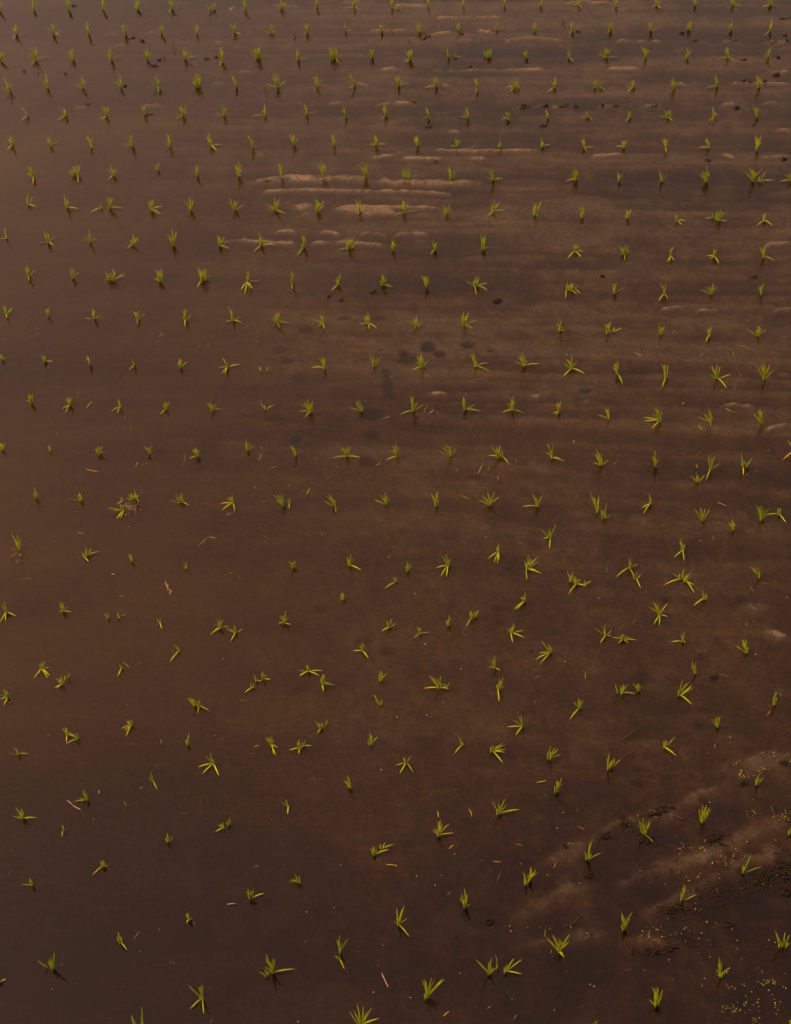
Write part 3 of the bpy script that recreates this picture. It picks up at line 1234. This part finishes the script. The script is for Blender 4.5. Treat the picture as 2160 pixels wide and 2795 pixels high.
for k, (rk, P) in enumerate(ridges):
    w, amp = RK[rk]
    lo = P.min(0) - 4 * w; hi = P.max(0) + 4 * w
    i0, i1 = np.searchsorted(gx, [lo[0], hi[0]]); j0, j1 = np.searchsorted(gy, [lo[1], hi[1]])
    if i1 <= i0 or j1 <= j0: continue
    s = (slice(j0, j1), slice(i0, i1)); x = X[s]; y = Y[s]
    wob = 0.5 * w * fbm(x * 11, y * 11, 60 + k, 3)
    d = np.full(x.shape, 9.0); e = np.zeros(x.shape); tot = np.linalg.norm(np.diff(P, axis=0), axis=1).sum(); acc = 0
    for a, b in zip(P[:-1], P[1:]):
        ab = b - a; l = np.hypot(*ab)
        t = np.clip(((x - a[0]) * ab[0] + (y - a[1]) * ab[1]) / l ** 2, 0, 1)
        q = np.hypot(x - a[0] - t * ab[0], y - a[1] - t * ab[1] )
        near = q < d; d = np.where(near, q, d); e = np.where(near, (acc + t * l) / tot, e); acc += l
    d = np.abs(d + wob)
    taper = np.minimum(1, np.minimum(e, 1 - e) * tot / (3.0 * w) + 0.25)
    tt = x * RT[0] + y * RT[1]; nn_ = x * RN[0] + y * RN[1]
    nz = fbm(tt * 13, nn_ * 34, 200 + k, 4, 0.7)
    prof = amp * np.exp(-(d / w) ** 2) * taper * (1.0 + (0.4 if rk == 's' else 1.05) * nz)
    Hm[s] += prof
    if rk == 's': Hm[s] = np.minimum(Hm[s], np.maximum(-0.0045 + 0.011 * fbm(x * 14, y * 14, 500, 3), Hm[s] - prof))   # tyre ridges stay awash, only crumbs of them show
    # a scraped hollow on the near side of the ridge
    if rk in 'abw':
        nn = -(x * RN[0] + y * RN[1]) + (P.mean(0) @ RN)
        Hm[s] -= 0.006 * np.exp(-((d - 2.0 * w) / (1.2 * w)) ** 2) * taper * (nn > 0)
MPP = 0.0019
for ox, oy, v in bits['F']:
    c = at_z((ox + v[0] * Z, oy + v[1] * Z)); ax = v[2] * Z * MPP * 0.9; ay = v[3] * Z * MPP * 1.25
    s = stamp(c[0], c[1], 3 * max(ax, ay)); x = X[s] - c[0]; y = Y[s] - c[1]
    q = np.sqrt((x / ax) ** 2 + (y / ay) ** 2) + 1.2 * fbm(X[s] * 20, Y[s] * 20, 300, 4)
    Hm[s] -= (0.034 if oy < 1290 else 0.012) * np.clip(1.5 - q, 0, 1)
hi_ = 0.001; Hm = np.where(Hm > hi_, hi_ + 0.0045 * (1 - np.exp(-(Hm - hi_) / 0.008)) + 0.6 * np.maximum(0, 0.002 * fbm(X * 60, Y * 60, 77, 2)), Hm)      # what breaks the surface slumps flat
far_mask = (X < -3.4) | (X > 3.7) | (Y < 2.0) | (Y > 10.2)
Hm = np.where(far_mask, -0.02, Hm)
ny, nx = X.shape
vid = np.arange(nx * ny).reshape(ny, nx)
quads = np.stack([vid[:-1, :-1], vid[:-1, 1:], vid[1:, 1:], vid[1:, :-1]], -1).reshape(-1, 4)
me = bpy.data.meshes.new('ground')
me.vertices.add(nx * ny); me.vertices.foreach_set('co', np.stack([X, Y, Hm], -1).ravel().astype(np.float32))
me.loops.add(quads.size); me.loops.foreach_set('vertex_index', quads.ravel().astype(np.int32))
me.polygons.add(len(quads)); me.polygons.foreach_set('loop_start', np.arange(0, quads.size, 4, dtype=np.int32))
me.polygons.foreach_set('use_smooth', np.ones(len(quads), dtype=bool))
me.update(calc_edges=True); me.materials.append(M_MUD)
go = bpy.data.objects.new('ground', me); COL.objects.link(go)
tag(go, 'wet brown mud bed of the paddy with low ridges breaking the water', 'ground', kind='structure')
def ground_h(x, y):
    i = min(max(np.searchsorted(gx, x), 0), nx - 1); j = min(max(np.searchsorted(gy, y), 0), ny - 1)
    return float(Hm[j, i])
bx = 399.0
wv = [(-bx, -bx, 0), (bx, -bx, 0), (bx, bx, 0), (-bx, bx, 0), (-bx, -bx, -0.6), (bx, -bx, -0.6), (bx, bx, -0.6), (-bx, bx, -0.6)]
wo = new_mesh('water', wv, [(0, 1, 2, 3), (7, 6, 5, 4), (0, 4, 5, 1), (1, 5, 6, 2), (2, 6, 7, 3), (3, 7, 4, 0)], M_WATER, smooth=False)
tag(wo, 'shallow muddy brown water flooding the paddy', 'water', kind='structure')


# ------------------------------------------------------------------ rice seedlings
class MB:
    def __init__(s): s.v = []; s.f = []; s.t = []
    def ribbon(s, pts, width, side, tint0, tint1, fold=0.25, prof=None):
        n = len(pts); b0 = len(s.v)
        for i, p in enumerate(pts):
            t = i / (n - 1)
            w = width * (prof(t) if prof else min(1, 0.40 + 1.5 * t) * (1 - t ** 4.5) + 0.04) * 0.5
            a = pts[min(i + 1, n - 1)] - pts[max(i - 1, 0)]
            a = a / (np.linalg.norm(a) + 1e-9)
            sd = side - a * (side @ a); sd = sd / (np.linalg.norm(sd) + 1e-9)
            nm = np.cross(sd, a)
            if nm[2] < 0: nm = -nm
            s.v += [p - sd * w, p - nm * (w * fold), p + sd * w]
            s.t += [tint0 + (tint1 - tint0) * t] * 3
        for i in range(n - 1):
            q = b0 + 3 * i
            s.f += [(q, q + 1, q + 4, q + 3), (q + 1, q + 2, q + 5, q + 4)]
    def tube(s, pts, rad, k=6, tint=0.5):
        n = len(pts); b0 = len(s.v)
        for i, p in enumerate(pts):
            a = pts[min(i + 1, n - 1)] - pts[max(i - 1, 0)]; a = a / (np.linalg.norm(a) + 1e-9)
            e1 = np.cross(a, [0.3, 0.9, 0.2]); e1 /= np.linalg.norm(e1); e2 = np.cross(a, e1)
            r = rad[i] if hasattr(rad, '__len__') else rad
            for j in range(k):
                g = 2 * math.pi * j / k
                s.v.append(p + r * (math.cos(g) * e1 + math.sin(g) * e2)); s.t.append(tint)
        for i in range(n - 1):
            for j in range(k):
                s.f.append((b0 + i * k + j, b0 + i * k + (j + 1) % k, b0 + (i + 1) * k + (j + 1) % k, b0 + (i + 1) * k + j))
        s.f.append(tuple(b0 + j for j in range(k))[::-1]); s.f.append(tuple(b0 + (n - 1) * k + j for j in range(k)))
    def lump(s, c, r, squash=0.6, jag=0.35, sub=1):
        bm = bmesh.new(); bmesh.ops.create_icosphere(bm, subdivisions=sub, radius=1.0)
        b0 = len(s.v); ph = rng.random(3) * 6
        for v in bm.verts:
            q = np.array(v.co); k = 1 + jag * (math.sin(3.1 * q[0] + ph[0]) * math.sin(2.7 * q[1] + ph[1]) + 0.7 * math.sin(5 * q[2] + ph[2]) * 0.6) + jag * 0.5 * (rng.random() - .5)
            s.v.append(c + q * k * np.array([r[0], r[1], min(r) * squash])); s.t.append(0.5)
        for f in bm.faces: s.f.append(tuple(b0 + v.index for v in f.verts))
        bm.free()
    def build(s, name, m, parent=None, origin=None, smooth=True):
        o = origin if origin is not None else np.zeros(3)
        return new_mesh(name, [np.asarray(v) - o for v in s.v], s.f, m, parent, smooth, {'tint': s.t})

def bez(p0, p1, p2, n):
    return [(1 - t) ** 2 * p0 + 2 * t * (1 - t) * p1 + t * t * p2 for t in np.linspace(0, 1, n)]

def describe_blade(base, tip):
    u = base - NAD; u = u / np.linalg.norm(u)
    off = tip - base; L = np.hypot(*off) + 1e-6
    return off, L, (off @ u) / L

class Hill: pass
HL = []
for h in hills:
    H = Hill(); H.stems = h
    H.px = np.mean([s[0] for s in h], axis=0); H.w = at_z(H.px)
    H.blades = []
    for s in h:
        for tip in s[1:]:
            tip = s[0] + (tip - s[0]) * 1.07
            off, L, fr = describe_blade(s[0], tip)
            if L < 4: continue
            H.blades.append((s[0], tip, L, fr))
    H.n = len(H.blades)
    ups = [b for b in H.blades if b[3] > 0.55 and b[2] > 16]
    if len(ups) >= 3:                                          # thin inner leaves that fill a tuft
        for q in range(len(ups) + 1 if H.px[1] < 1250 else len(ups) // 3):
            a, c = random.sample(ups, 2); k = random.uniform(.25, .75); s_ = random.uniform(.6, .98)
            bp = a[0] + (c[0] - a[0]) * k; tp = bp + ((a[1] - a[0]) * (1 - k) + (c[1] - c[0]) * k) * s_
            off, L, fr = describe_blade(bp, tp); H.blades.append((bp, tp, L, fr))
    if H.n: HL.append(H)
HL.sort(key=lambda H: -H.px[1])

def blade_points(base_px, tip_px, L, fr, H):
    b = at_z(base_px, 0.0)
    d = ray(tip_px)
    # height the tip would have if it stood straight above the line through the base
    fh = np.array([ -math.sin(0) , 1.0])
    t_up = (b[1] - CAM[1]) / d[1]; c_up = max(0.0, (CAM + d * t_up)[2])
    w = np.clip((fr - 0.10) / 0.45, 0, 1); w = w * w * (3 - 2 * w)
    c = 0.006 + w * c_up * (0.78 + 0.30 * random.random())
    c = min(c, 0.19)
    tip = at_z(tip_px, c)
    ln = np.linalg.norm(tip - b)
    up = np.array([0, 0, 1.0])
    b2 = b + np.array([random.uniform(-.003, .003), random.uniform(-.003, .003), 0.004 if fr < 0.3 else -0.004])
    if fr < 0.25:                                            # lies on the water, rising a little near the stem
        mid = b2 + (tip - b2) * 0.40 + up * min(0.022, 0.16 * ln)
    else:
        mid = b2 + (tip - b2) * 0.5 + up * 0.10 * ln * (1 - 0.7 * w) + np.array([random.uniform(-1, 1), random.uniform(-1, 1), 0]) * 0.045 * ln
        mid = mid - 0.10 * (tip - b2) * np.array([1, 1, 0])
    return b2, bez(b2, mid, tip, 7), ln, w

def blade_side(pts):
    a = pts[-1] - pts[0]; v = pts[0] - CAM; v = v / np.linalg.norm(v)
    s = np.cross(a, v); s /= np.linalg.norm(s) + 1e-9            # mostly broad side on, with a random twist about its own length
    a = a / np.linalg.norm(a); g = random.uniform(-0.75, 0.75)
    return s * math.cos(g) + np.cross(a, s) * math.sin(g)

def fill_hill(H, up, st, falls):
    roots = {}
    for (bp, tp, L, fr) in H.blades:
        b2, pts, ln, w = blade_points(bp, tp, L, fr, H)
        big = min(1.25, 0.75 + ln * 3.5)
        if fr < 0.25:
            m = MB(); t0 = random.uniform(0.1, 0.6)
            side = np.cross(pts[-1] - pts[0], [0, 0, 1.0]); side /= np.linalg.norm(side) + 1e-9
            m.ribbon(pts, random.uniform(0.0034, 0.0050) * big, side + np.array([0, 0, random.uniform(-.25, .25)]), t0, t0 + random.choice([0.1, 0.2, 0.25, 0.3, 0.45]), 0.3)
            falls.append(m)
        else:
            t0 = random.uniform(0.0, 0.35)
            up.ribbon(pts, random.uniform(0.0030, 0.0043) * big, blade_side(pts), t0, t0 + random.uniform(0.2, 0.55), 0.35)
        roots.setdefault(tuple(bp), []).append(pts[1] - pts[0])
    for bp, ds in roots.items():
        b = at_z(np.array(bp)); g = ground_h(b[0], b[1])
        m = np.mean(ds, axis=0); lean = np.array([m[0], m[1], 0]) * 0.5
        top = b + lean * 0.8 + np.array([0, 0, 0.016 + 0.004 * min(4, len(ds))])
        k = 1 + min(2, len(ds) // 2)
        for q in range(k):
            o = np.array([random.uniform(-.005, .005), random.uniform(-.004, .004), 0]) * (k > 1)
            st.tube([b + o - lean + np.array([0, 0, min(g, 0) - 0.01]), b + o, top + o * 1.6], [0.0024, 0.0022, 0.0012], 6, random.uniform(.2, .9))

ORD = ['zeroth', 'first', 'second', 'third', 'fourth', 'fifth', 'sixth', 'seventh', 'eighth', 'ninth', 'tenth', 'eleventh', 'twelfth', 'thirteenth', 'fourteenth',
       'fifteenth', 'sixteenth', 'seventeenth', 'eighteenth', 'nineteenth', 'twentieth', 'twenty-first', 'twenty-second', 'twenty-third']
NUM = ['no', 'one', 'two', 'three', 'four', 'five', 'six', 'seven', 'eight', 'nine', 'ten', 'eleven', 'twelve']
def place_phrase(p):
    return '%d percent across and %d percent down the photo' % (round(100 * p[0] / W0), round(100 * p[1] / H0))
def look(H):
    fall = [b for b in H.blades if b[3] < 0.25]; n = H.n
    Lm = max(b[2] for b in H.blades)
    lean = np.mean([(b[1] - b[0])[0] for b in H.blades if b[3] >= 0.25] or [0])
    size = 'tall' if Lm > 55 else ('tiny' if Lm < 26 else ('small' if Lm < 36 else ''))
    dens = 'bushy' if n >= 7 else ('sparse' if n <= 2 else '')
    s = ' '.join(w for w in (size, dens) if w)
    if not s: s = 'leaning' if abs(lean) > 9 else 'upright'
    s += ' rice seedling'
    if len(fall) == 1:
        dx = (fall[0][1] - fall[0][0])
        s += ', one leaf lying ' + ('left' if dx[0] < -12 else 'right' if dx[0] > 12 else 'towards viewer')
    elif len(fall) > 1:
        s += ', %s leaves lying' % NUM[len(fall)]
    return s
near = [H for H in HL if H.px[1] > 350]; far = [H for H in HL if H.px[1] <= 350]
ROW_LINES = {6: [(33, 397), (2065, 409)], 7: [(91, 482), (1234, 487), (2160, 493)], 8: [(76, 559), (750, 575), (1346, 578), (1720, 596), (2087, 602)],
             9: [(16, 650), (957, 677), (1319, 679), (1571, 687), (2084, 701)], 10: [(78, 754), (799, 776), (1299, 780), (1678, 799), (2079, 802)],
             11: [(15, 858), (506, 873), (1268, 887), (1667, 907), (2069, 917)], 12: [(7, 982), (621, 1003), (1560, 1006), (1818, 1030), (2087, 1035)],
             13: [(86, 1099), (580, 1120), (1526, 1125), (1800, 1150), (2080, 1157)]}
for k, ln in ROW_LINES.items():                              # which planted row, and which place in it
    xs, ys = zip(*ln)
    mem = [H for H in near if abs(H.px[1] - np.interp(H.px[0], xs, ys)) < 24]
    for i, H in enumerate(sorted(mem, key=lambda H: H.px[0])): H.row, H.pos = k, i + 1

labels_seen = set()
for H in near:
    root = bpy.data.objects.new('rice_seedling', None); COL.objects.link(root)
    root.empty_display_size = 0.03; root.location = tuple(H.w)
    if getattr(H, 'row', None):
        lab = '%s, %s from left, %s row down' % (look(H), ORD[H.pos], ORD[H.row])
    else:
        lab = '%s, %s' % (look(H).split(',')[0], place_phrase(H.px))
    assert lab not in labels_seen, lab
    labels_seen.add(lab)
    tag(root, lab, 'rice seedling', 'rice seedlings planted in the flooded paddy')
    up, st, falls = MB(), MB(), []
    fill_hill(H, up, st, falls)
    if st.v: st.build('stem', M_STEM, root, H.w)
    if up.v: up.build('upright_leaves', M_LEAF, root, H.w)
    for m in falls: m.build('fallen_leaf', M_FALL, root, H.w)
    for ox, oy, v in bits.get('W', []):                       # washed-out seedlings trail a clot of roots
        c = np.array([ox + v[0] * Z, oy + v[1] * Z])
        if np.hypot(*(c - H.px)) < 35 and not getattr(H, 'rooted', False):
            H.rooted = True; m = MB(); cw = at_z(c)
            for q in range(26):
                a = cw + np.array([rng.normal() * v[2] * Z * MPP * .6, rng.normal() * v[3] * Z * MPP * .8, 0.002])
                e = a + np.array([rng.normal() * .016, rng.normal() * .022, 0.0])
                m.tube([a, (a + e) / 2 + rng.normal(size=3) * [.004, .004, .001], e], [0.0016, 0.0014, 0.0006], 5)
            for q in range(5):
                m.lump(cw + np.array([rng.normal() * .010, rng.normal() * .014, 0.0]), np.array([.010, .010, .006]) * rng.uniform(.5, 1), 0.6)
            m.build('roots', M_ROOT, root, H.w)
up, st, falls = MB(), MB(), []
for H in far: fill_hill(H, up, st, falls)
for m in falls:
    b0 = len(up.v); up.v += m.v; up.t += [0.35 + 0.8 * t for t in m.t]; up.f += [tuple(i + b0 for i in f) for f in m.f]
b0 = len(up.v); up.v += st.v; up.t += [0.2] * len(st.v); up.f += [tuple(i + b0 for i in f) for f in st.f]
tag(up.build('far_rice_seedlings', M_LEAF), 'far rows of small rice seedlings along the top of the paddy', 'rice seedlings', kind='stuff')


# ------------------------------------------------------------------ floating and sodden bits
def P2(ox, oy, x, y, z=0.0): return at_z((ox + x * Z, oy + y * Z), z)
seen = {}
def uniq(txt, p):
    lab = txt + ', ' + place_phrase(p)
    k = 0
    while lab in seen:                                        # two bits side by side: tell them apart by side
        o = seen[lab]
        k += 1
        if k > 3: break
        lab = txt + (', right one' if p[0] > o[0] else ', left one') + ', ' + place_phrase(p)
    seen[lab] = p
    return lab
for ox, oy, v in bits['D']:
    zz = random.choice([0.003, 0.002, -0.003, -0.005, -0.007])          # half of them have sunk
    a = P2(ox, oy, v[0], v[1], zz); b = P2(ox, oy, v[2], v[3], zz)
    c = (a + b) / 2; m = MB(); l = np.linalg.norm(b - a)
    sd = np.cross(b - a, [0, 0, 1.0]); sd /= np.linalg.norm(sd)
    mid = c + sd * l * random.uniform(-.14, .14) + np.array([0, 0, 0.002])
    t0 = random.uniform(0.1, 0.8)
    m.ribbon(bez(a, mid, b, 6), random.uniform(0.0018, 0.0032), sd, t0, t0 + .2, 0.35)
    px = np.array([ox + (v[0] + v[2]) / 2 * Z, oy + (v[1] + v[3]) / 2 * Z])
    tag(m.build('leaf_scrap', M_SCRAP, None, None), uniq('%s yellow-green leaf scrap' % ('long' if l > .055 else 'short'), px), 'leaf', 'leaf scraps floating on the water')
for ox, oy, v in bits['S']:
    a = P2(ox, oy, v[0], v[1], 0.004); b = P2(ox, oy, v[2], v[3], 0.004); m = MB()
    m.tube(bez(a, (a + b) / 2 + rng.normal(size=3) * .003, b, 5), [0.0013, 0.0018, 0.0018, 0.0017, 0.001], 6)
    px = np.array([ox + (v[0] + v[2]) / 2 * Z, oy + (v[1] + v[3]) / 2 * Z])
    tag(m.build('straw', M_STRAW), uniq('pale bleached straw afloat', px), 'straw', 'bleached straws on the water')
for ox, oy, v in bits['R']:
    a = P2(ox, oy, v[0], v[1], 0.003); b = P2(ox, oy, v[2], v[3], 0.003); m = MB(); l = np.linalg.norm(b - a)
    up_ = 0.0
    if abs(v[3] - v[1]) > 1.2 * abs(v[2] - v[0]) and oy < 500:        # a stub that stands out of the mud
        b = at_z((ox + v[2] * Z, oy + v[3] * Z), 0.55 * l)
    m.tube(bez(a, (a + b) / 2 + rng.normal(size=3) * [.06 * l, .06 * l, .02 * l], b, 6), [0.002, 0.0024, 0.0023, 0.002, 0.0016, 0.0008], 6)
    px = np.array([ox + (v[0] + v[2]) / 2 * Z, oy + (v[1] + v[3]) / 2 * Z])
    tag(m.build('rotten_stalk', M_TWIG), uniq('dark rotten stalk', px), 'stalk', 'rotten stalks in the mud')
for ox, oy, v in bits['C']:
    if v[2] <= 0: continue
    c = P2(ox, oy, v[0], v[1]); rx = v[2] * Z * MPP; ry = v[3] * Z * MPP * 1.35; m = MB()
    if oy < 1000: rx *= 0.8; ry *= 0.65
    k = int(10 + 60 * min(1, rx * ry / 0.0012))
    for q in range(k):
        g = rng.random() * 6.28; rr = math.sqrt(rng.random())
        p = c + np.array([math.cos(g) * rr * rx, math.sin(g) * rr * ry, rng.uniform(.001, .006)])
        r = rng.uniform(0.06, 0.26) * min(rx, ry, 0.018) + 0.0018
        m.lump(p, np.array([r * rng.uniform(.8, 1.9), r * rng.uniform(.7, 1.1), r * .7]), 0.6, 0.45)
    for q in range(max(2, k // 3)):
        a = c + np.array([rng.normal() * rx * .7, rng.normal() * ry * .7, 0.003]); d = np.array([rng.normal(), rng.normal() * .8, abs(rng.normal()) * .5])
        d *= rng.uniform(.010, .026) / np.linalg.norm(d)
        m.tube([a, a + d * .5 + rng.normal(size=3) * .002, a + d], [0.0012, 0.0012, 0.0005], 5)
    px = np.array([ox + v[0] * Z, oy + v[1] * Z])
    tag(m.build('mud_clump', M_CLOD, None, None, False), uniq('%s dark mud clump' % ('long' if rx > 2 * ry else 'small' if rx < .012 else 'low'), px), 'clump', 'dark clumps lying in the mud')
# crumbs, duckweed and husks: past counting
m = MB()
for ox, oy, v in bits['B']:
    for q in range(int(v[4] * 0.95)):
        g = rng.random() * 6.28; rr = rng.random() ** 0.7
        p = P2(ox, oy, v[0] + math.cos(g) * rr * v[2], v[1] + math.sin(g) * rr * v[3])
        p[2] = max(0.0, ground_h(p[0], p[1])) + 0.0018
        r = 0.0012 + 0.0036 * rng.random() ** 3
        m.lump(p, np.array([r * rng.uniform(.9, 1.7), r, r]), 0.7, 0.4)
for q in range(1000):                                              # a thin scatter over the rest of the rougher mud
    p = P2(0, 0, 0, 0); u = rng.random() ** 0.6 * W0; vv = rng.random() * H0
    if rng.random() > 0.25 + 0.75 * (u / W0) * (1 if vv < 800 or vv > 1900 else .5): continue
    p = at_z((u, vv)); p[2] = 0.0; r = 0.0010 + 0.0026 * rng.random() ** 4
    m.lump(p, np.array([r * rng.uniform(.9, 2.2), r, r]), 0.7, 0.4)
tag(m.build('mud_crumbs', M_CLOD, None, None, False), 'dark mud crumbs strewn over the shallow ridges and water', 'mud crumbs', kind='stuff')
def frond(m, p, r):
    b0 = len(m.v); g0 = rng.random() * 6; k = 7; e = rng.uniform(.55, 1)
    for z, s in ((0.0, 1.0), (0.0012, 0.75)):
        for j in range(k):
            g = g0 + 6.2832 * j / k
            m.v.append(p + np.array([r * s * math.cos(g), r * s * e * math.sin(g), z])); m.t.append(.5)
    m.v.append(p + np.array([0, 0, 0.0016])); m.t.append(.5)
    for j in range(k):
        j2 = (j + 1) % k
        m.f.append((b0 + j, b0 + j2, b0 + k + j2, b0 + k + j)); m.f.append((b0 + k + j, b0 + k + j2, b0 + 2 * k))
m = MB()
for ox, oy, v in bits['K']:
    for q in range(int(v[4] * 0.62)):
        s = 1.0 if v[2] < 250 else 1.15
        x = v[0] + (rng.normal() * .5 if v[2] < 250 else rng.uniform(-1, 1)) * v[2]; y = v[1] + (rng.normal() * .5 if v[2] < 250 else rng.uniform(-1, 1)) * v[3]
        p = P2(ox, oy, x, y, 0.0015); p[2] = max(0.0015, ground_h(p[0], p[1]) + 0.001)
        for w in range(1 + (rng.random() < .25)):
            frond(m, p + np.array([rng.normal() * .004, rng.normal() * .004, 0]), rng.uniform(.0009, .0020))
tag(m.build('duckweed', M_WEED), 'yellow-green duckweed specks gathered at the lower right corner', 'duckweed', kind='stuff')
m = MB()
for q in range(330):
    u = rng.random() * W0; vv = (rng.random() ** 0.8) * H0
    if vv < 500 and rng.random() < .7: continue
    frond(m, at_z((u, vv), 0.0015), rng.uniform(.0010, .0024))
tag(m.build('floating_husks', M_SPECK), 'tiny pale husks and specks afloat all over the water', 'husks', kind='stuff')


# ------------------------------------------------------------------ light
SUN_EL, SUN_AZ = math.radians(47), math.radians(-92)          # azimuth measured from +Y towards +X
w = bpy.data.worlds.new('World'); sc.world = w; w.use_nodes = True
nt = w.node_tree; nt.nodes.clear()
sky = nt.nodes.new('ShaderNodeTexSky'); sky.sky_type = 'NISHITA'; sky.sun_disc = False
sky.sun_elevation = SUN_EL; sky.sun_rotation = SUN_AZ; sky.air_density = 1.0; sky.dust_density = 2.5; sky.ozone_density = 1.0
tint = nt.nodes.new('ShaderNodeMixRGB'); tint.blend_type = 'MULTIPLY'; tint.inputs[0].default_value = 1.0
tint.inputs[2].default_value = (1.0, 0.49, 0.24, 1)
bg = nt.nodes.new('ShaderNodeBackground'); bg.inputs['Strength'].default_value = 0.15
wo_ = nt.nodes.new('ShaderNodeOutputWorld')
nt.links.new(sky.outputs[0], tint.inputs[1]); nt.links.new(tint.outputs[0], bg.inputs['Color']); nt.links.new(bg.outputs[0], wo_.inputs['Surface'])
ld = bpy.data.lights.new('sun', 'SUN'); ld.energy = 0.6; ld.angle = math.radians(9); ld.color = (1.0, 0.86, 0.66)
lo = bpy.data.objects.new('sun', ld); COL.objects.link(lo)
d = Vector((math.sin(SUN_AZ) * math.cos(SUN_EL), math.cos(SUN_AZ) * math.cos(SUN_EL), math.sin(SUN_EL)))
lo.rotation_euler = (-d).to_track_quat('-Z', 'Y').to_euler()
lo.location = tuple(d * 20)
vs = sc.view_settings
vs.view_transform = 'Standard'; vs.look = 'None'; vs.gamma = 1.0; vs.exposure = 2.38; vs.use_curve_mapping = False
sc.cycles.max_bounces = 8; sc.cycles.transparent_max_bounces = 16
